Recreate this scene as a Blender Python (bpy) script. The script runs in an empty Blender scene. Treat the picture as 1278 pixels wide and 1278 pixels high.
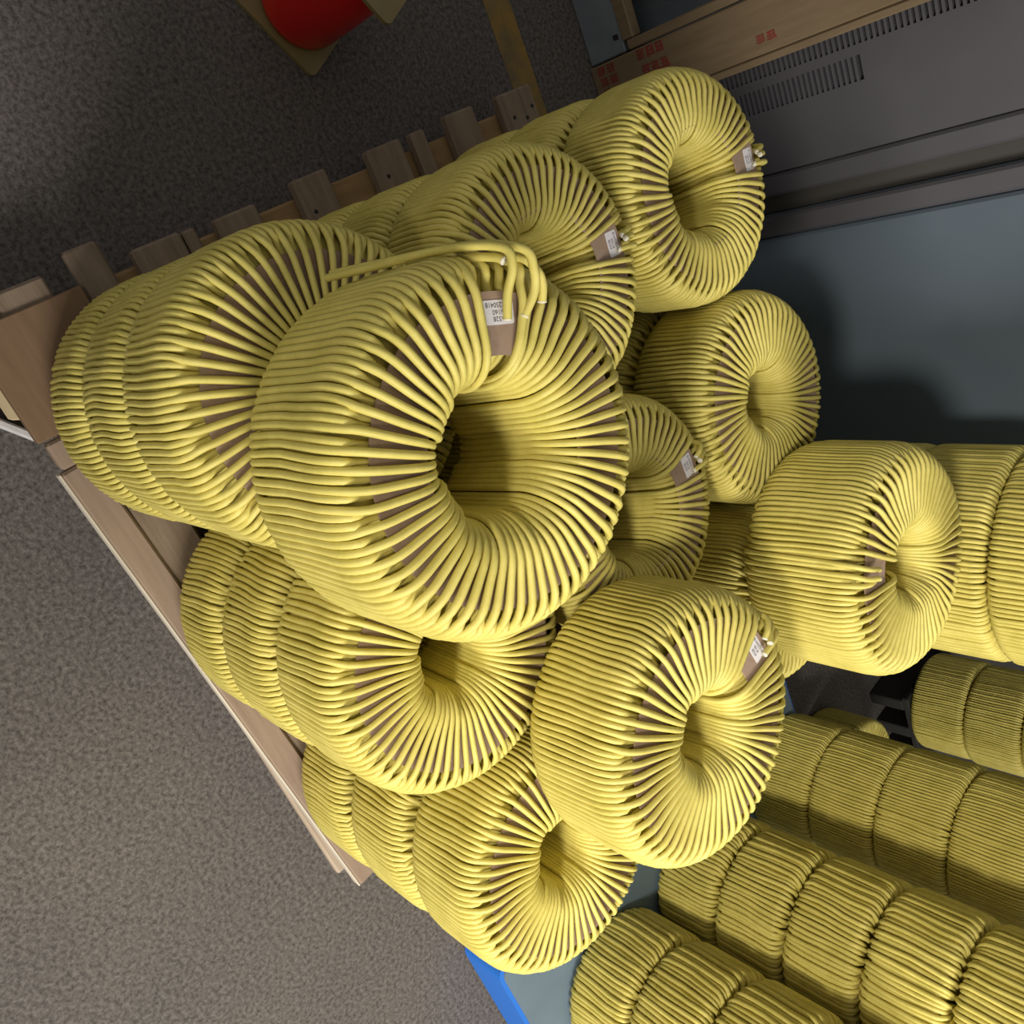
import bpy, math, random
import numpy as np
from mathutils import Matrix, Vector

# ------------------------------------------------------------------ camera, world, lights, exposure
# 1 unit of the layout = one coil radius = 0.18 m.  X runs along the pallet boards, Y across them, Z up.
S = 0.18
ZF = -8.06                       # floor level, in coil radii below the camera
sc = bpy.context.scene
COL = sc.collection

def W(u, v, z):                  # layout units -> metres, floor at z = 0
    return Vector((u * S, v * S, (z - ZF) * S))

cam_data = bpy.data.cameras.new('camera')
cam = bpy.data.objects.new('camera', cam_data)
COL.objects.link(cam)
R0 = Vector((0.3636025, 0.6780702, 0.6387598))      # image right
R1 = Vector((0.8458396, -0.5276141, 0.0786054))     # image down (the photo lies on its side)
R2 = Vector((0.3903187, 0.5117072, -0.7653804))     # view direction
M = Matrix((R0, -R1, -R2)).transposed().to_4x4()
M.translation = W(0, 0, 0)
cam.matrix_world = M
cam_data.sensor_width = 36.0
cam_data.lens = 36.0 * 1058.1 / 1278.0
cam_data.clip_start = 0.02
sc.camera = cam

world = bpy.data.worlds.new('hall_ambient')
sc.world = world
world.use_nodes = True
bg = world.node_tree.nodes['Background']
bg.inputs['Color'].default_value = (1.0, 0.98, 0.94, 1)
bg.inputs['Strength'].default_value = 0.30

def area(name, loc, target, sx, sy, power, color):
    d = bpy.data.lights.new(name, 'AREA')
    d.shape = 'RECTANGLE'; d.size = sx; d.size_y = sy
    d.energy = power; d.color = color
    o = bpy.data.objects.new(name, d)
    COL.objects.link(o)
    o.location = loc
    o.rotation_euler = (Vector(target) - Vector(loc)).to_track_quat('-Z', 'Y').to_euler()
    return o

# unseen hall light, inferred from the shading, behind and to the right of the photographer
def spot(name, loc, target, power, color, angle, blend, radius):
    d = bpy.data.lights.new(name, 'SPOT')
    d.energy = power; d.color = color; d.spot_size = math.radians(angle); d.spot_blend = blend; d.shadow_soft_size = radius
    o = bpy.data.objects.new(name, d); COL.objects.link(o)
    o.location = loc
    o.rotation_euler = (Vector(target) - Vector(loc)).to_track_quat('-Z', 'Y').to_euler()
    return o
spot('key_spot', W(-1.5, -13, 5), W(10.0, 5.6, -5.5), 410, (1.0, 0.94, 0.80), 50, 0.9, 0.25)  # unseen key light, as from a door; cone narrowed to dim the reel side
area('window_light', W(12, -7, 5), W(4, 4, -6), 1.2, 1.2, 95, (1.0, 0.96, 0.88))

sc.view_settings.view_transform = 'Standard'
sc.view_settings.look = 'None'
sc.view_settings.exposure = 0.0
sc.view_settings.gamma = 1.0
sc.view_settings.use_curve_mapping = False

rng = np.random.default_rng(7)
random.seed(7)
PI = math.pi

# ------------------------------------------------------------------ helpers
def mesh_np(name, V, F, smooth=True):
    """V (n,3), F (m,4) quads or list of faces"""
    me = bpy.data.meshes.new(name)
    if isinstance(F, np.ndarray):
        n, m = len(V), len(F); k = F.shape[1]
        me.vertices.add(n); me.vertices.foreach_set('co', np.asarray(V, np.float32).ravel())
        me.loops.add(m * k); me.loops.foreach_set('vertex_index', F.astype(np.int32).ravel())
        me.polygons.add(m)
        me.polygons.foreach_set('loop_start', np.arange(0, m * k, k, dtype=np.int32))
        me.polygons.foreach_set('loop_total', np.full(m, k, np.int32))
        me.update(calc_edges=True)
    else:
        me.from_pydata([tuple(v) for v in V], [], F)
        me.update()
    if smooth:
        me.polygons.foreach_set('use_smooth', [True] * len(me.polygons))
    return me

def link(name, me, mat=None, parent=None, loc=None):
    o = bpy.data.objects.new(name, me)
    if mat is not None and me is not None and len(me.materials) == 0:
        me.materials.append(mat)
    COL.objects.link(o)
    if parent is not None: o.parent = parent
    if loc is not None: o.location = loc
    return o

def empty(name, loc, rz=0.0):
    o = bpy.data.objects.new(name, None)
    o.empty_display_size = 0.05
    COL.objects.link(o)
    o.location = loc; o.rotation_euler = (0, 0, rz)
    return o

def tag(o, label=None, cat=None, group=None, kind=None):
    if label: o['label'] = label
    if cat: o['category'] = cat
    if group: o['group'] = group
    if kind: o['kind'] = kind
    return o

class MB:
    def __init__(s): s.v = []; s.f = []; s.sm = []
    def add(s, V, F, smooth=False):
        b = len(s.v); s.v += [tuple(p) for p in V]
        s.f += [tuple(i + b for i in f) for f in F]; s.sm += [smooth] * len(F)
        return s
    def box(s, x0, x1, y0, y1, z0, z1, bev=0.0, rot=0.0):
        """bevelled box (edges chamfered) in metres, optional rotation about z round its (x0,y0)"""
        b = min(bev, (x1-x0)/2.01, (y1-y0)/2.01, (z1-z0)/2.01)
        if b <= 0:
            V = [(x, y, z) for z in (z0, z1) for y in (y0, y1) for x in (x0, x1)]
            F = [(0,2,3,1),(4,5,7,6),(0,1,5,4),(1,3,7,5),(3,2,6,7),(2,0,4,6)]
        else:
            V = []; idx = {}
            for iz, z in enumerate((z0, z1)):
                for iy, y in enumerate((y0, y1)):
                    for ix, x in enumerate((x0, x1)):
                        sx, sy, sz = (1, -1)[ix], (1, -1)[iy], (1, -1)[iz]
                        for ax in range(3):
                            d = [sx*b, sy*b, sz*b]; d[ax] = 0
                            idx[(ix, iy, iz, ax)] = len(V)
                            V.append((x + d[0], y + d[1], z + d[2]))
            F = []
            g = lambda ix, iy, iz, ax: idx[(ix, iy, iz, ax)]
            for i in (0, 1):
                q = [g(i,0,0,0), g(i,1,0,0), g(i,1,1,0), g(i,0,1,0)]; F.append(q if i else q[::-1])
                q = [g(0,i,0,1), g(0,i,1,1), g(1,i,1,1), g(1,i,0,1)]; F.append(q if i else q[::-1])
                q = [g(0,0,i,2), g(1,0,i,2), g(1,1,i,2), g(0,1,i,2)]; F.append(q if i else q[::-1])
            for a in (0, 1):
                for c in (0, 1):
                    F.append([g(a,c,0,0), g(a,c,1,0), g(a,c,1,1), g(a,c,0,1)])
                    F.append([g(a,0,c,0), g(a,1,c,0), g(a,1,c,2), g(a,0,c,2)])
                    F.append([g(0,a,c,1), g(1,a,c,1), g(1,a,c,2), g(0,a,c,2)])
            for a in (0, 1):
                for c in (0, 1):
                    for e in (0, 1):
                        F.append([g(a,c,e,0), g(a,c,e,1), g(a,c,e,2)])
        if rot:
            c, sn = math.cos(rot), math.sin(rot)
            V = [(x0 + (x-x0)*c - (y-y0)*sn, y0 + (x-x0)*sn + (y-y0)*c, z) for x, y, z in V]
        return s.add(V, F)
    def tube(s, pts, rad, n=8, cap0=True, cap1=True):
        P = np.array(pts, float); m = len(P)
        T = np.gradient(P, axis=0); T /= np.linalg.norm(T, axis=1)[:, None]
        ref = np.array([0, 0, 1.0]) if abs(T[0][2]) < 0.9 else np.array([1.0, 0, 0])
        N = np.cross(T[0], ref); N /= np.linalg.norm(N)
        rings = []
        for i in range(m):
            N = N - N @ T[i] * T[i]; N /= np.linalg.norm(N)
            Bn = np.cross(T[i], N)
            r = rad[i] if hasattr(rad, '__len__') else rad
            rings.append([P[i] + r * (math.cos(a) * N + math.sin(a) * Bn) for a in np.linspace(0, 2*PI, n, endpoint=False)])
        V = [p for r in rings for p in r]
        F = [(i*n+j, i*n+(j+1) % n, (i+1)*n+(j+1) % n, (i+1)*n+j) for i in range(m-1) for j in range(n)]
        s.add(V, F, True)
        if cap0: s.add(rings[0], [tuple(range(n))[::-1]])
        if cap1: s.add(rings[-1], [tuple(range(n))])
        return s
    def prism(s, poly, z0, z1):
        n = len(poly)
        V = [(x, y, z0) for x, y in poly] + [(x, y, z1) for x, y in poly]
        F = [tuple(range(n))[::-1], tuple(range(n, 2*n))] + [(i, (i+1) % n, n+(i+1) % n, n+i) for i in range(n)]
        return s.add(V, F)
    def lathe(s, prof, n=48, c=(0, 0)):
        m = len(prof)
        V = [(c[0] + r*math.cos(a), c[1] + r*math.sin(a), z) for a in np.linspace(0, 2*PI, n, endpoint=False) for r, z in prof]
        F = [(i*m+j, ((i+1) % n)*m+j, ((i+1) % n)*m+j+1, i*m+j+1) for i in range(n) for j in range(m-1)]
        return s.add(V, F, True)
    def mesh(s, name):
        me = bpy.data.meshes.new(name)
        me.from_pydata(s.v, [], s.f); me.update()
        me.polygons.foreach_set('use_smooth', s.sm)
        bm_fix(me)
        return me
    def build(s, name, mat, parent=None, loc=None):
        return link(name, s.mesh(name), mat, parent, loc)

def bm_fix(me):
    import bmesh
    bm = bmesh.new(); bm.from_mesh(me)
    bmesh.ops.recalc_face_normals(bm, faces=bm.faces[:])
    bm.to_mesh(me); bm.free()

# ------------------------------------------------------------------ materials
def new_mat(name, color, rough=0.6, metal=0.0, spec=0.5):
    m = bpy.data.materials.new(name); m.use_nodes = True
    nt = m.node_tree; b = nt.nodes['Principled BSDF']
    b.inputs['Base Color'].default_value = (*color, 1)
    b.inputs['Roughness'].default_value = rough
    b.inputs['Metallic'].default_value = metal
    b.inputs['Specular IOR Level'].default_value = spec
    return m, nt, b

def noise_mix(nt, b, c0, c1, scale, detail=4, rough=0.6, lo=0.35, hi=0.65, vec=None, bump=0.0, stretch=None):
    tc = nt.nodes.new('ShaderNodeTexCoord')
    out = tc.outputs['Object']
    if stretch:
        mp = nt.nodes.new('ShaderNodeMapping'); mp.inputs['Scale'].default_value = stretch
        nt.links.new(out, mp.inputs['Vector']); out = mp.outputs['Vector']
    n = nt.nodes.new('ShaderNodeTexNoise')
    n.inputs['Scale'].default_value = scale; n.inputs['Detail'].default_value = detail
    n.inputs['Roughness'].default_value = rough
    nt.links.new(out, n.inputs['Vector'])
    r = nt.nodes.new('ShaderNodeValToRGB')
    r.color_ramp.elements[0].position = lo; r.color_ramp.elements[0].color = (*c0, 1)
    r.color_ramp.elements[1].position = hi; r.color_ramp.elements[1].color = (*c1, 1)
    nt.links.new(n.outputs['Fac'], r.inputs['Fac'])
    nt.links.new(r.outputs['Color'], b.inputs['Base Color'])
    if bump:
        bp = nt.nodes.new('ShaderNodeBump'); bp.inputs['Strength'].default_value = bump
        bp.inputs['Distance'].default_value = 0.002
        nt.links.new(n.outputs['Fac'], bp.inputs['Height'])
        nt.links.new(bp.outputs['Normal'], b.inputs['Normal'])
    return n, r

m_cord, nt, b = new_mat('yellow_cord', (0.62, 0.52, 0.14), 0.5, 0, 0.35)
noise_mix(nt, b, (0.55, 0.47, 0.105), (0.72, 0.615, 0.175), 22, 5, 0.7, 0.3, 0.7)
m_core, nt, b = new_mat('white_cord_core', (0.66, 0.62, 0.5), 0.6)
m_card, nt, b = new_mat('brown_cardboard', (0.3, 0.2, 0.14), 0.85)
noise_mix(nt, b, (0.27, 0.185, 0.13), (0.33, 0.23, 0.165), 60, 3)
m_paper, nt, b = new_mat('white_paper', (0.72, 0.69, 0.72), 0.6)
m_ink, nt, b = new_mat('black_ink', (0.03, 0.03, 0.035), 0.7)

def wood(name, c0, c1, along='x'):
    m, nt, b = new_mat(name, c0, 0.75)
    st = {'x': (1.2, 14, 14), 'y': (14, 1.2, 14), 'z': (14, 14, 1.2)}[along]
    n, r = noise_mix(nt, b, c0, c1, 5.0, 6, 0.65, 0.3, 0.7, stretch=st, bump=0.25)
    return m
m_slat = wood('weathered_slat_wood', (0.15, 0.105, 0.07), (0.25, 0.185, 0.13))
m_slat_pale = wood('pale_slat_wood', (0.33, 0.25, 0.18), (0.46, 0.37, 0.28))
m_edge = wood('brown_edge_board_wood', (0.23, 0.16, 0.115), (0.31, 0.225, 0.165))
m_pale_grey = wood('pale_lit_edge_wood', (0.5, 0.44, 0.36), (0.62, 0.56, 0.47))  # paler tone for the lit side of the edge board
m_beam = wood('tan_beam_wood', (0.22, 0.13, 0.05), (0.32, 0.2, 0.085), 'y')
m_ply = wood('brown_plywood', (0.155, 0.09, 0.046), (0.20, 0.12, 0.065))
m_pale = wood('fresh_pale_wood', (0.62, 0.48, 0.27), (0.75, 0.6, 0.36))
m_grey_wood = wood('grey_whitish_wood', (0.45, 0.43, 0.44), (0.58, 0.56, 0.56))
m_crate = wood('tan_crate_wood', (0.18, 0.125, 0.068), (0.24, 0.17, 0.098), 'z')

# floor: speckled worn concrete
m_floor, nt, b = new_mat('speckled_floor', (0.1, 0.1, 0.1), 0.8, 0, 0.25)
N = nt.nodes; L = nt.links
tc = N.new('ShaderNodeTexCoord')
n1 = N.new('ShaderNodeTexNoise'); n1.inputs['Scale'].default_value = 125; n1.inputs['Detail'].default_value = 3; n1.inputs['Roughness'].default_value = 0.75
n2 = N.new('ShaderNodeTexNoise'); n2.inputs['Scale'].default_value = 2.2; n2.inputs['Detail'].default_value = 4
L.new(tc.outputs['Object'], n1.inputs['Vector']); L.new(tc.outputs['Object'], n2.inputs['Vector'])
r1 = N.new('ShaderNodeValToRGB')
r1.color_ramp.elements[0].position = 0.34; r1.color_ramp.elements[0].color = (0.058, 0.05, 0.047, 1)
r1.color_ramp.elements[1].position = 0.70; r1.color_ramp.elements[1].color = (0.195, 0.178, 0.167, 1)
L.new(n1.outputs['Fac'], r1.inputs['Fac'])
mx = N.new('ShaderNodeMixRGB'); mx.blend_type = 'MULTIPLY'
r2 = N.new('ShaderNodeValToRGB')
r2.color_ramp.elements[0].position = 0.3; r2.color_ramp.elements[0].color = (0.80, 0.80, 0.80, 1)
r2.color_ramp.elements[1].position = 0.7; r2.color_ramp.elements[1].color = (1.0, 0.96, 0.93, 1)
L.new(n2.outputs['Fac'], r2.inputs['Fac'])
mx.inputs['Fac'].default_value = 1
L.new(r1.outputs['Color'], mx.inputs['Color1']); L.new(r2.outputs['Color'], mx.inputs['Color2'])
L.new(mx.outputs['Color'], b.inputs['Base Color'])

m_line, nt, b = new_mat('worn_yellow_floor_paint', (0.2, 0.13, 0.03), 0.8)
noise_mix(nt, b, (0.10, 0.085, 0.06), (0.27, 0.165, 0.035), 9, 6, 0.7, 0.3, 0.6)
m_cab_a, nt, b = new_mat('grey_painted_steel', (0.105, 0.10, 0.112), 0.5)
noise_mix(nt, b, (0.098, 0.094, 0.107), (0.115, 0.11, 0.125), 3, 3)
m_cab_b, nt, b = new_mat('blue_grey_painted_steel', (0.13, 0.165, 0.2), 0.45)
noise_mix(nt, b, (0.112, 0.145, 0.182), (0.128, 0.162, 0.20), 3, 3)
m_dark, nt, b = new_mat('dark_parts_and_shade', (0.02, 0.018, 0.016), 0.8)
m_gap_shade, nt, b = new_mat('gap_shade_brown', (0.07, 0.065, 0.06), 0.7)  # brown tone painting the shade between the cabinets
m_blue, nt, b = new_mat('blue_painted_steel', (0.02, 0.16, 0.62), 0.45)
m_deck, nt, b = new_mat('grey_blue_deck', (0.14, 0.185, 0.225), 0.6)
noise_mix(nt, b, (0.11, 0.155, 0.205), (0.135, 0.19, 0.245), 4, 3)
m_red, nt, b = new_mat('glossy_red_film', (0.62, 0.012, 0.008), 0.28)
m_olive, nt, b = new_mat('olive_board', (0.2, 0.165, 0.06), 0.5)
noise_mix(nt, b, (0.19, 0.145, 0.055), (0.23, 0.18, 0.07), 8, 3)
m_wall, nt, b = new_mat('grey_hall_wall', (0.3, 0.31, 0.32), 0.9)
m_galv, nt, b = new_mat('grey_crate_panel', (0.2, 0.225, 0.25), 0.6)
noise_mix(nt, b, (0.17, 0.195, 0.22), (0.22, 0.25, 0.28), 7, 4)

# ------------------------------------------------------------------ setting
mb = MB(); mb.box(-4, 6, -4, 5.2, -0.1, 0)
tag(mb.build('floor', m_floor), kind='structure')
mb = MB(); mb.box(-4, 6, 5.0, 5.15, 0, 4.2)
tag(mb.build('wall_back', m_wall), kind='structure')
mb = MB(); mb.box(-9*S, 1.5*S, 7.78*S, 8.18*S, 0.0, 0.0012)
tag(mb.build('trim_1', m_line), label='worn yellow-brown line painted on the dark floor', kind='structure')

# ------------------------------------------------------------------ pallet under the first stack
DZ = -7.285                        # deck level
pal = empty('wooden_pallet', W(0, 0, ZF))
tag(pal, 'wooden pallet with protruding slats carrying the big stack of yellow coils', 'pallet')
def pbox(name, mat, u0, u1, v0, v1, z0, z1, bev=0.004, rot=0.0, parent=pal):
    mb = MB(); p, q = W(u0, v0, z0), W(u1, v1, z1)
    mb.box(p.x, q.x, p.y, q.y, p.z, q.z, bev, rot)
    return mb.build(name, mat, parent)
slats = [(1.42, 1.82, -0.31, 0), (2.03, 2.31, -0.40, 1), (2.50, 2.94, -0.23, 0), (3.26, 3.68, -0.21, 0), (4.10, 4.48, -0.26, 0),
         (4.97, 5.40, -0.26, 1), (6.02, 6.42, -0.29, 1), (6.78, 7.30, -0.28, 1)]
for v0, v1, u0, k in slats:
    lo = 0.035 if v0 < 2.2 else 0.0
    pbox('deck_slat', m_slat, u0, 6.0 + 0.05*random.random(), v0, v1, DZ - 0.13, DZ - 0.005 - lo)
pbox('deck_slat', m_slat, -0.26, 6.0, 5.54, 5.72, DZ - 0.13, DZ - 0.012)
pbox('deck_slat', m_slat, -0.22, 6.0, 2.96, 3.08, DZ - 0.13, DZ - 0.012)
# edge board beside the camera and the plywood sheet at its near end
pbox('edge_board', m_edge, 1.05, 6.04, 1.14, 1.40, DZ - 0.13, DZ, 0.004, math.radians(2.6))
pbox('lit_edge', m_pale_grey, 1.05, 6.03, 1.125, 1.145, DZ - 0.12, DZ - 0.006, 0.001, math.radians(2.6))  # pale strip paints the board's lit side face
pbox('edge_block', m_edge, 0.80, 1.035, 1.17, 1.60, DZ - 0.13, DZ)
pbox('plywood_sheet', m_ply, -0.14, 0.775, 1.13, 2.02, DZ - 0.10, DZ, 0.002)
pbox('plywood_sheet', m_ply, 0.06, 0.90, 2.04, 3.10, DZ - 0.05, DZ, 0.002)
for u0 in (-0.12, 2.75, 5.62):
    pbox('stringer_beam', m_beam, u0, u0 + 0.30, 1.0 if u0 < 0 else 1.46, 7.35, DZ - 0.60, DZ - 0.13)
for v0 in (1.36, 3.9, 6.7):
    pbox('bottom_board', m_slat_pale, 0.85, 6.25, v0, v0 + 0.5, ZF + 0.005, ZF + 0.125)
pbox('corner_block', m_pale, -0.05, 0.58, 1.14, 1.50, ZF + 0.14, DZ - 0.04)
pbox('loose_board', m_grey_wood, 0.30, 0.96, 0.84, 0.91, ZF + 0.005, ZF + 0.12, 0.003, math.radians(37))
# nail heads on the two clearest slat ends
nail_me = MB().lathe([(0, 0.0012), (0.0035, 0.001), (0.004, 0)], 8).mesh('nail_head'); nail_me.materials.append(m_dark)
for u, v in ((-0.02, 6.92), (0.03, 7.1), (-0.06, 7.22), (0.02, 5.1), (0.05, 4.2), (0.08, 3.45)):
    link('nail_head', nail_me, None, pal, W(u, v, DZ - 0.005) - pal.location)

# ------------------------------------------------------------------ coil meshes
H = 0.948                           # coil height in radii
def loop_profile(R, top, ro, rin, ri, n):
    """closed loop in (r, z), z from -H..0; 'top' = inset of the flat end faces"""
    z1, z0 = -top, -H + top
    pts = []
    def arc(cr, cz, rad, a0, a1, k):
        for a in np.linspace(a0, a1, k): pts.append((cr + rad*math.cos(a), cz + rad*math.sin(a)))
    ri = min(ri, (z1 - z0)/2 - 0.01)
    arc(R - ro, z1 - ro, ro, 0, PI/2, n)
    mid = ((R - ro) + (rin + ri))/2
    pts.append((mid, z1))
    arc(rin + ri, z1 - ri, ri, PI/2, PI, n)
    arc(rin + ri, z0 + ri, ri, PI, 1.5*PI, n)
    pts.append((mid, z0))
    arc(R - ro, z0 + ro, ro, 1.5*PI, 2*PI, n)
    for t in (0.25, 0.5, 0.75): pts.append((R, z0 + ro + t*((z1 - ro) - (z0 + ro))))
    return np.array(pts)

def winding_mesh(name, nl, rc, na, nseg, seed, gap=None, twist=0.06, ro=0.22, recess=0.0, wob=0.006, dip=None, jit=0.05, RH=0.25, RIN=0.2):
    """closed cord loops round the coil body: every other loop dips under the cardboard ring"""
    rs = np.random.default_rng(seed)
    Vs = []; Fs = []; base = 0
    ph = rs.uniform(0, 2*PI, 12)
    if dip is None: dip = 2*rc + 0.0155
    nu = int(round(nl*0.455))
    ups = {int(round(i*nl/nu)) % nl: 2*PI*i/nu for i in range(nu)}
    for k in range(nl):
        th = 2*PI*k/nl + rs.normal(0, jit)*2*PI/nl
        up = k in ups
        if gap and up:
            d = (th + PI) % (2*PI) - PI
            if abs(d) < gap: continue
        lay = k % 2
        rin = RH + rc + (0.0 if lay == 0 else 0.03) + (0.0 if up else 0.04)
        Rr = 1 - rc - (0 if up else recess) + rs.normal(0, 0.002)
        pr = loop_profile(Rr, rc, ro, rin, RIN, nseg)
        r, z = pr[:, 0], pr[:, 1].copy()
        if not up:
            t = np.clip((0.93 - r)/0.10, 0, 1); t = t*t*(3 - 2*t)
            end = np.clip((np.abs(z + H/2) - 0.18)/0.12, 0, 1)
            z = z - np.sign(z + H/2)*dip*t*end
        w = np.clip((1 - r)/(1 - RH), 0, 1)
        sgn = np.where(z > -H/2, 1.0, -1.0)
        even = (ups[k] - th) if up else 0.0
        even = (even + PI) % (2*PI) - PI if up else 0.0
        t = np.clip((0.97 - r)/0.12, 0, 1)
        a = th + twist*w*sgn + even*t*t*(3 - 2*t)
        amp = wob*(0.4 + 0.6*np.clip((r - 0.7)/0.3, 0, 1))
        a = a + amp*(np.sin(2*th + 4*z/H + ph[0]) + 0.8*np.sin(5*th - 7*z/H + ph[1]) + 0.5*np.sin(9*th + 5*z/H + ph[2]) + 0.35*np.sin(23*th + 9*z/H + ph[3]))
        P = np.stack([r*np.cos(a), r*np.sin(a), z], 1)
        T = np.roll(P, -1, 0) - np.roll(P, 1, 0); T /= np.linalg.norm(T, axis=1)[:, None] + 1e-9
        E = np.stack([-np.sin(a), np.cos(a), 0*a], 1)
        E = E - (E*T).sum(1)[:, None]*T; E /= np.linalg.norm(E, axis=1)[:, None]
        Nn = np.cross(T, E)
        ang = np.linspace(0, 2*PI, na, endpoint=False)
        V = P[:, None] + rc*(np.cos(ang)[None, :, None]*E[:, None] + np.sin(ang)[None, :, None]*Nn[:, None])
        m = len(P)
        i, j = np.meshgrid(np.arange(m), np.arange(na), indexing='ij')
        i2, j2 = (i + 1) % m, (j + 1) % na
        F = np.stack([i*na + j, i2*na + j, i2*na + j2, i*na + j2], -1).reshape(-1, 4) + base
        Vs.append(V.reshape(-1, 3)); Fs.append(F); base += m*na
    # the inner layers of the winding, seen only in the grooves
    pr = loop_profile(1 - 1.75*rc, 1.2*rc + dip + 0.02, max(ro - 0.06, 0.05), RH + 1.5*rc + 0.06, RIN - 0.04, 5)
    n = 72; m = len(pr)
    ang = np.linspace(0, 2*PI, n, endpoint=False)
    V = np.stack([pr[None, :, 0]*np.cos(ang)[:, None], pr[None, :, 0]*np.sin(ang)[:, None], np.repeat(pr[:, 1][None], n, 0)], -1)
    i, j = np.meshgrid(np.arange(n), np.arange(m), indexing='ij')
    i2, j2 = (i + 1) % n, (j + 1) % m
    F = np.stack([i*m + j, i*m + j2, i2*m + j2, i2*m + j], -1).reshape(-1, 4) + base
    Vs.append(V.reshape(-1, 3)); Fs.append(F)
    return mesh_np(name, np.concatenate(Vs)*S, np.concatenate(Fs)[:, ::-1])

RC = 0.0218
GAP = 0.125
w_hero = winding_mesh('cord_winding', 132, RC, 8, 9, 1, GAP, RH=0.32, RIN=0.22)
w_tagged = winding_mesh('cord_winding', 132, RC, 6, 8, 2, GAP, 0.08, RH=0.345, RIN=0.22)
w_small = winding_mesh('cord_winding', 128, RC, 6, 8, 4, GAP, 0.05, RH=0.225)
w_plain = winding_mesh('cord_winding', 128, RC, 6, 8, 3, None, -0.05, RH=0.235)
w_low = [winding_mesh('cord_winding', 130, RC, 5, 5, 10 + i, None, 0.05, wob=0.008) for i in range(3)]
w_thick = [winding_mesh('cord_winding', 95, 0.0305, 5, 5, 20 + i, None, 0.05, ro=0.12, recess=0.02, wob=0.010, dip=0.03, jit=0.10) for i in range(3)]
w_fine = [winding_mesh('cord_winding', 130, RC, 5, 5, 30 + i, None, 0.05, ro=0.09, recess=0.006, wob=0.006, dip=0.03) for i in range(3)]
for me in [w_hero, w_tagged, w_small, w_plain] + w_low + w_thick + w_fine: me.materials.append(m_cord)

def ring_mesh():
    n = 72; V = []; F = []
    for i in range(n):
        a = 2*PI*i/n
        for r, z in ((0.49, -0.0565), (0.80, -0.0565), (0.80, -0.0465), (0.49, -0.0465)):
            V.append((S*r*math.cos(a), S*r*math.sin(a), S*z))
    for i in range(n):
        j = (i + 1) % n
        for k in range(4): F.append((i*4+k, j*4+k, j*4+(k+1) % 4, i*4+(k+1) % 4))
    me = mesh_np('cardboard_ring', V, F, False); bm_fix(me); me.materials.append(m_card)
    return me
ring_me = ring_mesh()

def cyl(r, th, z): return (S*r*math.cos(th), S*r*math.sin(th), S*z)

def smooth_path(pts, k=6):
    """Catmull-Rom through points"""
    P = [np.array(p) for p in pts]; P = [2*P[0]-P[1]] + P + [2*P[-1]-P[-2]]
    out = []
    for i in range(1, len(P) - 2):
        for t in np.linspace(0, 1, k, endpoint=False):
            out.append(0.5*((2*P[i]) + (-P[i-1]+P[i+1])*t + (2*P[i-1]-5*P[i]+4*P[i+1]-P[i+2])*t*t + (-P[i-1]+3*P[i]-3*P[i+1]+P[i+2])*t**3))
    out.append(P[-2])
    return out

def cord_end_mesh(pts):
    """loose cut end: yellow jacket, hollow white core at the cut"""
    P = smooth_path([cyl(*p) for p in pts])
    mb = MB(); mb.tube(P, RC*S, 8, True, False)
    c0 = MB(); d = P[-1] - P[-2]; d /= np.linalg.norm(d)
    c0.tube([P[-1] - d*0.001, P[-1] + d*0.0006, P[-1] + d*0.0007, P[-1] - d*0.001, P[-1] - d*0.004],
            [RC*S*1.04, RC*S*1.02, RC*S*0.55, RC*S*0.5, RC*S*0.48], 8, False, False)
    c1 = mb.mesh('cord_end'); c1.materials.append(m_cord)
    c2 = c0.mesh('cord_core'); c2.materials.append(m_core)
    return c1, c2

# text for the stickers -> meshes
def text_mesh(txt, size):
    cu = bpy.data.curves.new('print', 'FONT'); cu.body = txt; cu.size = size
    cu.align_x = 'CENTER'; cu.align_y = 'CENTER'
    o = bpy.data.objects.new('print', cu); COL.objects.link(o)
    bpy.context.view_layer.update()
    dg = bpy.context.evaluated_depsgraph_get()
    me = bpy.data.meshes.new_from_object(o.evaluated_get(dg))
    bpy.data.objects.remove(o); bpy.data.curves.remove(cu)
    me.materials.clear(); me.materials.append(m_ink)
    return me
t_lines = [text_mesh('B/ 1250418', 0.0062), text_mesh('4/160', 0.0062), text_mesh('A528', 0.0062)]

def sticker_mesh(w, h):
    mb = MB(); p = []
    c = 0.0022
    for cx, cy, a0 in ((w/2-c, h/2-c, 0), (-w/2+c, h/2-c, 90), (-w/2+c, -h/2+c, 180), (w/2-c, -h/2+c, 270)):
        for a in (0, 30, 60, 90):
            t = math.radians(a0 + a); p.append((cx + c*math.cos(t), cy + c*math.sin(t)))
    mb.prism(p, 0, 0.0004)
    me = mb.mesh('paper_label'); me.materials.append(m_paper)
    return me
st_me = sticker_mesh(0.0345, 0.0215)

ENDS_SHORT = [cord_end_mesh([(0.80, a0, -0.922), (0.93, a0, -0.87), (0.975, a0, -0.72), (0.978, a0, -0.3), (0.95, a0*0.9, -0.07), (0.86, a0*0.7+b, -0.005), (rr, a0*0.5+b, zz)])
              for a0, b, rr, zz in ((-0.09, 0.0, 0.70, 0.0), (0.0, 0.03, 0.77, 0.035), (0.09, 0.02, 0.78, 0.0))]
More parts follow.
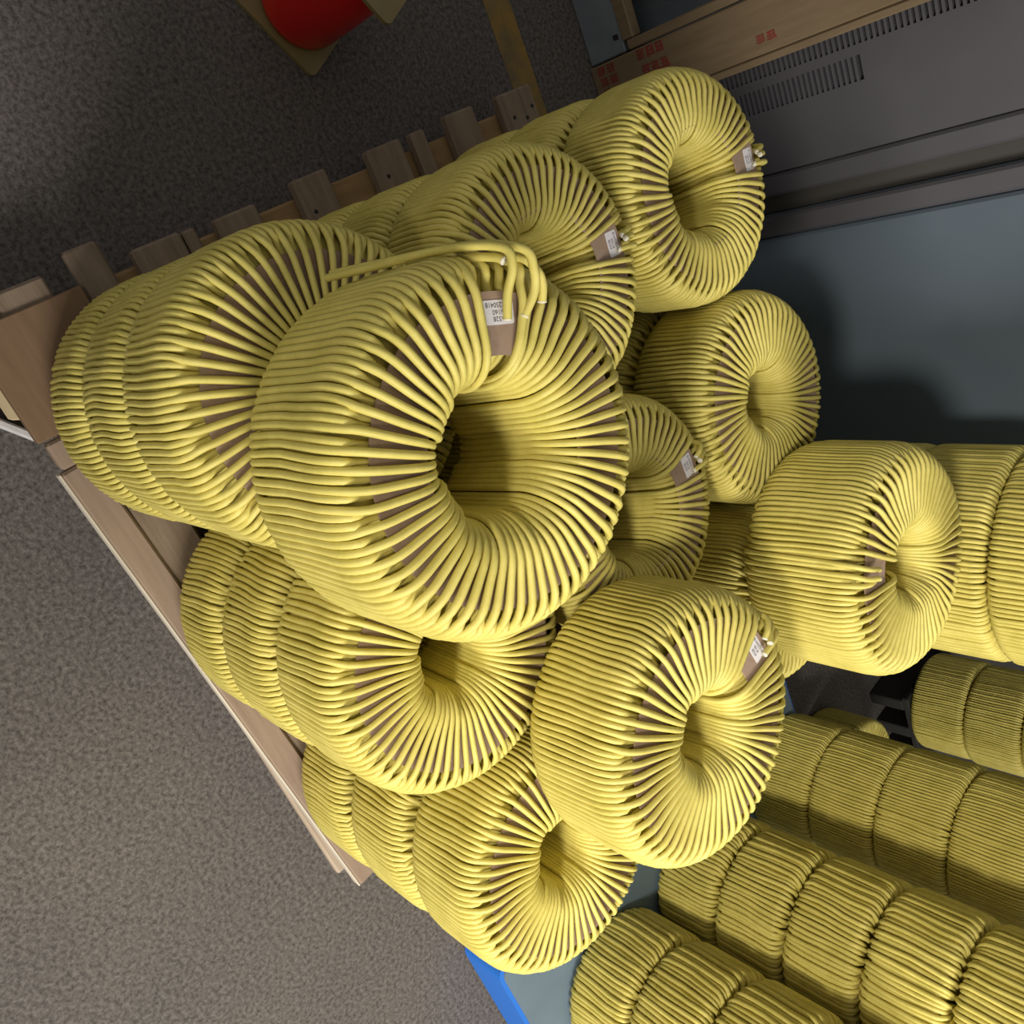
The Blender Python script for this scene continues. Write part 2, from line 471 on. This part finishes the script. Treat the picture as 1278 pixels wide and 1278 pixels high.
# the front coil: two tails hang down its side, come over the rim and end by the sticker
ENDS_HERO = [cord_end_mesh(p) for p in (
    [(1.07, 0.42, -0.80), (1.045, 0.32, -0.5), (1.03, 0.16, -0.18), (0.99, 0.06, 0.03), (0.90, 0.035, 0.06), (0.78, 0.035, 0.02), (0.655, 0.025, 0.0)],
    [(1.06, 0.45, -0.80), (1.04, 0.36, -0.55), (1.035, 0.10, -0.16), (0.99, -0.05, 0.045), (0.90, -0.11, 0.065), (0.80, -0.155, 0.04), (0.68, -0.135, 0.0)],
    [(0.93, -0.02, -0.87), (0.978, -0.02, -0.7), (0.982, -0.02, -0.4), (0.985, -0.03, -0.18), (0.96, -0.08, -0.0), (0.90, -0.15, 0.05), (0.84, -0.20, 0.05), (0.765, -0.24, 0.03)],
    [(0.93, 0.09, -0.87), (0.978, 0.09, -0.7), (0.98, 0.09, -0.5), (0.98, 0.09, -0.2), (0.955, 0.06, -0.03), (0.93, 0.045, 0.02)],
    [(0.93, -0.09, -0.87), (0.975, -0.09, -0.6), (0.975, -0.09, -0.2), (0.93, -0.10, -0.03), (0.84, -0.11, -0.02), (0.72, -0.13, -0.005), (0.52, -0.135, -0.03), (0.40, -0.13, -0.12), (0.365, -0.13, -0.3), (0.365, -0.13, -0.5)],
)]

GROUP_TOP = 'top coils of the big stack'
GROUP_LOW = 'lower coils of the big stack'
GROUP_BACK = 'coils of the second row of stacks'

def coil(u, v, ztop, zbot, s, label, group, kind, rz=0.0):
    """kind 'hero' / 'tagged' / 'plain' : detailed top coils with parts"""
    root = empty('cord_coil', W(u, v, zbot), rz)
    sz = (ztop - zbot)/H
    root.scale = (s, s, sz)
    tag(root, label, 'coil', group)
    me = {'hero': w_hero, 'tagged': w_tagged, 'plain': w_plain, 'gapped': w_small, 'small': w_small}[kind]
    zt = H*S
    link('cord_winding', me, None, root, (0, 0, zt))
    link('cardboard_ring', ring_me, None, root, (0, 0, zt))
    ends = {'hero': ENDS_HERO, 'plain': []}.get(kind, ENDS_SHORT)
    for c1, c2 in ends:
        e = link('cord_end', c1, None, root, (0, 0, zt)); e['label'] = 'loose cut cord end with white core'
        link('cord_core', c2, None, e)
    if kind in ('hero', 'tagged', 'small'):
        r, a = (0.697, 0.04) if kind == 'hero' else (0.70, 0.03)
        p = cyl(r, a, -0.046)
        lb = link('paper_label', st_me, None, root, (p[0], p[1], p[2] + zt))
        lb.rotation_euler = (0, 0, a + PI/2 + (0.05 if kind == 'hero' else -0.08))
        lb['label'] = 'white printed sticker'
        for t, y in zip(t_lines, (-0.0065, -0.0002, 0.0056)):
            link('printed_text', t, None, lb, (0, y, 0.00055))
    return root

def low_coil(u, v, ztop, zbot, s, label, group, meshes):
    me = meshes[int(rng.integers(len(meshes)))]
    o = link('cord_coil', me, None, None, W(u, v, ztop))
    o.rotation_euler = (0, 0, PI/2*int(rng.integers(4)))
    o.scale = (s, s, (ztop - zbot)/H)
    return tag(o, label, 'coil', group)

# ------------------------------------------------------------------ the big stack
T = math.radians
cols = [  # u, v, top z, scale, kind, tag angle, where
    ('J', 0.945, 2.205, -4.44, 0.982, 'plain', T(-20), 'the near corner stack beside the bare plywood'),
    ('D', 2.905, 2.155, -4.45, 0.978, 'plain', T(75), 'the middle stack of the open floor edge'),
    ('E', 4.95, 2.26, -4.47, 0.975, 'plain', T(60), 'the end stack nearest the blue platform corner'),
    ('C', 1.06, 4.145, -4.49, 0.962, 'tagged', T(89), 'the middle stack along the slat ends'),
    ('B', 1.035, 6.085, -4.51, 0.962, 'tagged', T(89), 'the far stack by the stamped board'),
    ('F', 3.03, 4.115, -4.44, 0.978, 'tagged', T(95), 'the centre stack'),
    ('G', 2.985, 6.085, -4.45, 0.985, 'plain', T(-60), 'the rear stack before the blue-grey door'),
]
top_label = {
    'J': 'wide open yellow coil half covered by the front coil, on the near corner stack',
    'D': 'top yellow coil below the front coil, on the stack beside the open floor',
    'E': 'top yellow coil at the photo bottom, above the blue platform corner',
    'C': 'stickered yellow coil behind the front coil, its hole partly hidden by loose cords',
    'B': 'stickered yellow coil topping the far stack beside the red-stamped board',
    'F': 'small stickered yellow coil framed between the front coil and its neighbours',
    'G': 'plain yellow coil against the blue-grey cabinet door, topping the rear stack',
}
names3 = ['bottom', 'middle']
for n, u, v, zt, s, kind, ang, where in cols:
    h = (zt - DZ)/3
    for k in range(2):
        zb = DZ + k*h
        du, dv = rng.normal(0, 0.012, 2)
        low_coil(u + du, v + dv, zb + h, zb, s*rng.uniform(0.985, 1.005), '%s yellow coil of %s' % (names3[k], where), GROUP_LOW, w_low)
    coil(u, v, zt, DZ + 2*h, s, top_label[n], GROUP_TOP, kind, ang)
for k in range(3):
    zb = DZ + k*H
    low_coil(4.83, 5.58, zb + H, zb, 0.91, '%s yellow coil of the stack hidden under the highest rear coil' % ['bottom', 'middle', 'top'][k], GROUP_LOW, w_low)
coil(1.43, 2.36, -3.29, -4.44, 1.012, 'largest front yellow coil with loose cords and a white sticker on top', GROUP_TOP, 'hero', T(155))
coil(4.11, 3.16, -3.46, -4.44, 1.009, 'stickered yellow coil sitting over three stacks, right of the front coil', GROUP_TOP, 'small', T(106))
coil(4.45, 5.83, -3.27, -4.44, 1.032, 'highest rear yellow coil, seen nearly from the side, half in shade', GROUP_TOP, 'gapped', T(-117))

# ------------------------------------------------------------------ tall stack behind the highest rear coil
def plain_pallet(label, u0, u1, v0, v1, mat):
    root = empty('wooden_pallet', W((u0 + u1)/2, (v0 + v1)/2, ZF))
    tag(root, label, 'pallet')
    def part(name, a0, a1, b0, b1, z0, z1):
        p, q = W(a0, b0, z0) - root.location, W(a1, b1, z1) - root.location
        mb = MB(); mb.box(p.x, q.x, p.y, q.y, p.z, q.z, 0.004); mb.build(name, mat, root)
    n = 4; d = (v1 - v0)/n
    for i in range(n): part('deck_slat', u0, u1, v0 + i*d, v0 + i*d + d*0.78, DZ - 0.12, DZ)
    for t in (0.04, 0.43, 0.82): part('stringer_beam', u0 + t*(u1 - u0), u0 + (t + 0.14)*(u1 - u0), v0, v1, ZF, DZ - 0.12)
plain_pallet('small pallet hidden under the tall stack behind the highest rear coil', 4.75, 7.0, 7.42, 9.3, m_slat)
for k in range(6):
    hh = 0.996; zb = DZ + k*hh
    low_coil(5.8, 7.95, zb + hh, zb, 1.15, '%s wide yellow coil of the tall stack behind the highest rear coil' % ['first', 'second', 'third', 'fourth', 'fifth', 'sixth'][k],
             'coils of the tall stack behind', w_fine)

# ------------------------------------------------------------------ blue platform with its stacks
PZ = -7.285
plat = empty('blue_platform', W(8.4, 2.1, ZF))
tag(plat, 'blue steel platform with a flat grey-blue deck under the second coil stack', 'platform')
def rr_poly(x0, x1, y0, y1, r, n=6):
    p = []
    for cx, cy, a0 in ((x1-r, y1-r, 0), (x0+r, y1-r, 90), (x0+r, y0+r, 180), (x1-r, y0+r, 270)):
        for i in range(n + 1):
            a = math.radians(a0 + 90*i/n); p.append((cx + r*math.cos(a), cy + r*math.sin(a)))
    return p
mb = MB(); mb.prism(rr_poly(0, 4.2*S, 0, 6.3*S, 0.16*S), 0.012, (PZ - ZF)*S - 0.004)
mb.build('steel_frame', m_blue, plat)
mb = MB(); mb.prism(rr_poly(0.05*S, 4.15*S, 0.05*S, 6.25*S, 0.14*S), (PZ - ZF)*S - 0.006, (PZ - ZF)*S)
mb.build('deck_plate', m_deck, plat)
for x in (0.5, 3.7):
    for y in (0.6, 5.6): MB().lathe([(0.0, 0.0), (0.05, 0.0), (0.05, 0.014), (0, 0.014)], 16, (x*S, y*S)).build('foot_pad', m_dark, plat)
order = ['lowest', 'second', 'third', 'fourth', 'fifth', 'sixth']
def stack(u, v, n, meshes, where, s=0.946, h=0.969):
    for k in range(n):
        zb = PZ + k*h
        du, dv = rng.normal(0, 0.012, 2)
        low_coil(u + du, v + dv, zb + h, zb, s*rng.uniform(0.99, 1.005), '%s yellow coil of %s' % (order[k], where), GROUP_BACK, meshes)
stack(10.14, 3.47, 4, w_thick, 'the coarse-ribbed stack nearest the blue corner')
stack(10.10, 5.38, 6, w_thick, 'the second stack from the blue corner')
stack(10.37, 7.70, 6, w_fine, 'the third stack from the blue corner')
plain_pallet('pallet coloured near-black for the shade, under the pale stack, beyond the blue platform', 12.1, 13.9, 11.5, 13.5, m_dark)  # near-black material paints the deep shade onto this pallet
stack(12.77, 12.3, 5, w_fine, 'the pale stack on the dark pallet')
low_coil(12.05, 9.5, ZF + 0.97, ZF, 0.95, 'single yellow coil lying in deep shade on the floor behind the third stack', GROUP_BACK, w_fine)

# ------------------------------------------------------------------ steel cabinets behind
VC = 9.9
def cbox(name, mat, u0, u1, v0, v1, z0, z1, parent, bev=0.003):
    mb = MB(); o = parent.location
    p, q = W(u0, v0, z0) - o, W(u1, v1, z1) - o
    mb.box(p.x, q.x, p.y, q.y, p.z, q.z, bev)
    return mb.build(name, mat, parent)
ZT = 2.6
ca = empty('steel_cabinet', W(0, VC, ZF))
tag(ca, 'dark grey steel cabinet with two rows of vent slots, behind the stamped crate board', 'cabinet')
cbox('side_panel', m_cab_a, -2.5, -2.42, VC, VC + 4, ZF + 0.3, ZT, ca)
cbox('body', m_cab_a, -2.42, 2.02, VC + 0.09, VC + 4, ZF + 0.3, ZT, ca)
cbox('edge_strip', m_cab_a, 1.765, 2.03, VC - 0.005, VC + 0.09, ZF + 0.3, ZT, ca, 0.006)
cbox('plinth', m_dark, -2.4, 1.95, VC + 0.3, VC + 3.9, ZF, ZF + 0.3, ca)
# front door with real slots: built as strips between the slots, the slots open onto a dark backing
cbox('vent_backing', m_dark, 0.30, 1.10, VC + 0.06, VC + 0.088, -7.2, -2.0, ca, 0)
def vent_door():
    mb = MB(); o = ca.location
    def strip(u0, u1, z0, z1):
        p, q = W(u0, VC, z0) - o, W(u1, VC + 0.055, z1) - o
        mb.box(p.x, q.x, p.y, q.y, p.z, q.z, 0)
    zs0, zs1 = -6.95, -3.0
    strip(-2.42, 0.46, ZF + 0.3, ZT); strip(1.02, 1.745, ZF + 0.3, ZT)
    strip(0.46, 1.02, ZF + 0.3, zs0); strip(0.46, 1.02, zs1, ZT)
    p = 0.0655; n = int((zs1 - zs0)/p)
    strip(0.655, 0.76, zs0, zs1)
    for i in range(n):
        z = zs0 + i*p
        strip(0.46, 0.655, z, z + p*(0.52 if z > -6.6 else 0.5))
        if z + p < -5.02: strip(0.76, 1.02, z, z + p*0.52)
    strip(0.46, 0.655, zs0 + n*p, zs1)
    strip(0.76, 1.02, -5.03, zs1)
    return mb.build('louvred_door', m_cab_a, ca)
vent_door()
cb = empty('steel_cabinet', W(5, VC, ZF))
tag(cb, 'blue-grey steel cabinet with a wide plain door behind the rear coils', 'cabinet')
cbox('body', m_cab_b, 2.27, 7.2, VC + 0.10, VC + 4, ZF + 0.3, ZT, cb)
cbox('edge_strip', m_cab_a, 2.27, 2.535, VC - 0.01, VC + 0.10, ZF + 0.3, ZT, cb, 0.006)
cbox('door', m_cab_b, 2.555, 7.15, VC, VC + 0.09, ZF + 0.35, ZT, cb, 0.006)
cbox('plinth', m_dark, 2.35, 7.1, VC + 0.3, VC + 3.9, ZF, ZF + 0.3, cb)
cc = empty('gap_shade', W(2.1, VC, ZF))
cbox('shade_strip', m_gap_shade, 2.035, 2.265, VC + 0.14, VC + 0.20, ZF, ZT, cc)  # dark strip stands in for the shade inside the gap
tag(cc, 'dark brown strip painting the shade of the gap between the two cabinets', 'strip')

# ------------------------------------------------------------------ wooden crate with red stamps
VK = 9.25
cr = empty('wooden_crate', W(-1, VK, ZF))
tag(cr, 'tan wooden crate standing on the floor, wide front board stamped in red', 'crate')
ZK = -3.6
board = cbox('front_board', m_crate, -0.19, 0.38, VK - 0.10, VK - 0.01, ZF, ZK, cr, 0.003)
cbox('side_board', m_crate, 0.385, 0.47, VK - 0.08, VK + 0.6, ZF + 0.02, ZK, cr, 0.003)
cbox('corner_post', m_crate, -0.315, -0.205, VK - 0.09, VK + 0.1, -7.40, ZK, cr, 0.003)
cbox('rail', m_crate, -2.6, -0.32, VK - 0.07, VK + 0.1, -7.47, -7.29, cr, 0.003)
lower = cbox('lower_panel', m_galv, -2.6, -0.205, VK - 0.05, VK + 0.05, ZF, -7.475, cr, 0.003)
cbox('back_panel', m_galv, -2.6, 0.38, VK + 0.5, VK + 0.58, ZF, ZK, cr, 0.003)
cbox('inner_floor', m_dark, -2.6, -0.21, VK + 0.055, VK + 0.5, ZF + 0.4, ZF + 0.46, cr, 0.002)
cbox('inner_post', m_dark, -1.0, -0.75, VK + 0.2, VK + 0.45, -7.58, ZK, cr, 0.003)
cbox('knot_plug', m_dark, -0.43, -0.37, VK - 0.056, VK - 0.05, -7.60, -7.52, cr, 0.0)
# red stamps: strokes of paint lying on the board
m_stamp, nt, b = new_mat('red_stamp_ink', (0.3, 0.03, 0.02), 0.8)
noise_mix(nt, b, (0.17, 0.055, 0.03), (0.27, 0.04, 0.03), 60, 4)
def stamp(u0, z0, u1, z1, rows, colsn, seed):
    """block of worn stamped signs, too worn to read: rows across the board, signs along it"""
    rs = random.Random(seed); o = cr.location
    du, dz = (u1-u0)/rows, (z1-z0)/colsn
    mb = MB()
    for i in range(rows):
        for j in range(colsn):
            a0, c0 = u0 + du*i, z0 + dz*j
            st = []
            for k in range(3): st.append((a0 + du*(0.06 + 0.28*k), c0 + dz*0.08*rs.random(), du*0.17, dz*(0.65 + 0.25*rs.random())))
            for k in range(2): st.append((a0 + du*0.05, c0 + dz*(0.1 + 0.4*k + 0.15*rs.random()), du*(0.55 + 0.3*rs.random()), dz*0.2))
            for n, (a, c, w, h) in enumerate(st):
                p, q = W(a, VK - 0.1025 - 0.0008*n, c) - o, W(a + w, VK - 0.099, c + h) - o
                mb.box(p.x, q.x, p.y, q.y, p.z, q.z, 0)
    return mb.build('red_stamp', m_stamp, cr)
stamp(-0.18, -7.30, -0.03, -6.86, 1, 3, 1)
stamp(0.0, -7.28, 0.15, -6.84, 1, 3, 2)
stamp(-0.17, -7.95, 0.22, -7.64, 3, 2, 3)
stamp(0.18, -5.72, 0.29, -5.46, 1, 2, 4)

# ------------------------------------------------------------------ reel with square flanges and a red drum
c = Vector((-1.07, 5.23)); e1 = Vector((-0.88, -0.475)); e2 = Vector((-0.475, 0.88))
sz = 0.94
ctr = c + (e1 + e2)*sz/2
reel = empty('square_reel', W(ctr.x, ctr.y, ZF), math.atan2(-0.475, -0.88))
tag(reel, 'small reel with square olive end boards wound in glossy red, on the dark floor', 'reel')
hs = sz*S/2
def flange(z0, name='end_board'):
    mb = MB(); mb.prism(rr_poly(-hs, hs, -hs, hs, 0.012), z0, z0 + 0.008); return mb.build(name, m_olive, reel)
flange(0.0); flange(0.255)
mb = MB()
r0 = 0.43*S
mb.lathe([(0, 0.008), (r0*0.86, 0.008), (r0*0.97, 0.014), (r0, 0.026), (r0*1.01, 0.12), (r0, 0.235), (r0*0.97, 0.248), (r0*0.86, 0.255), (0, 0.255)], 56)
mb.build('red_drum', m_red, reel)
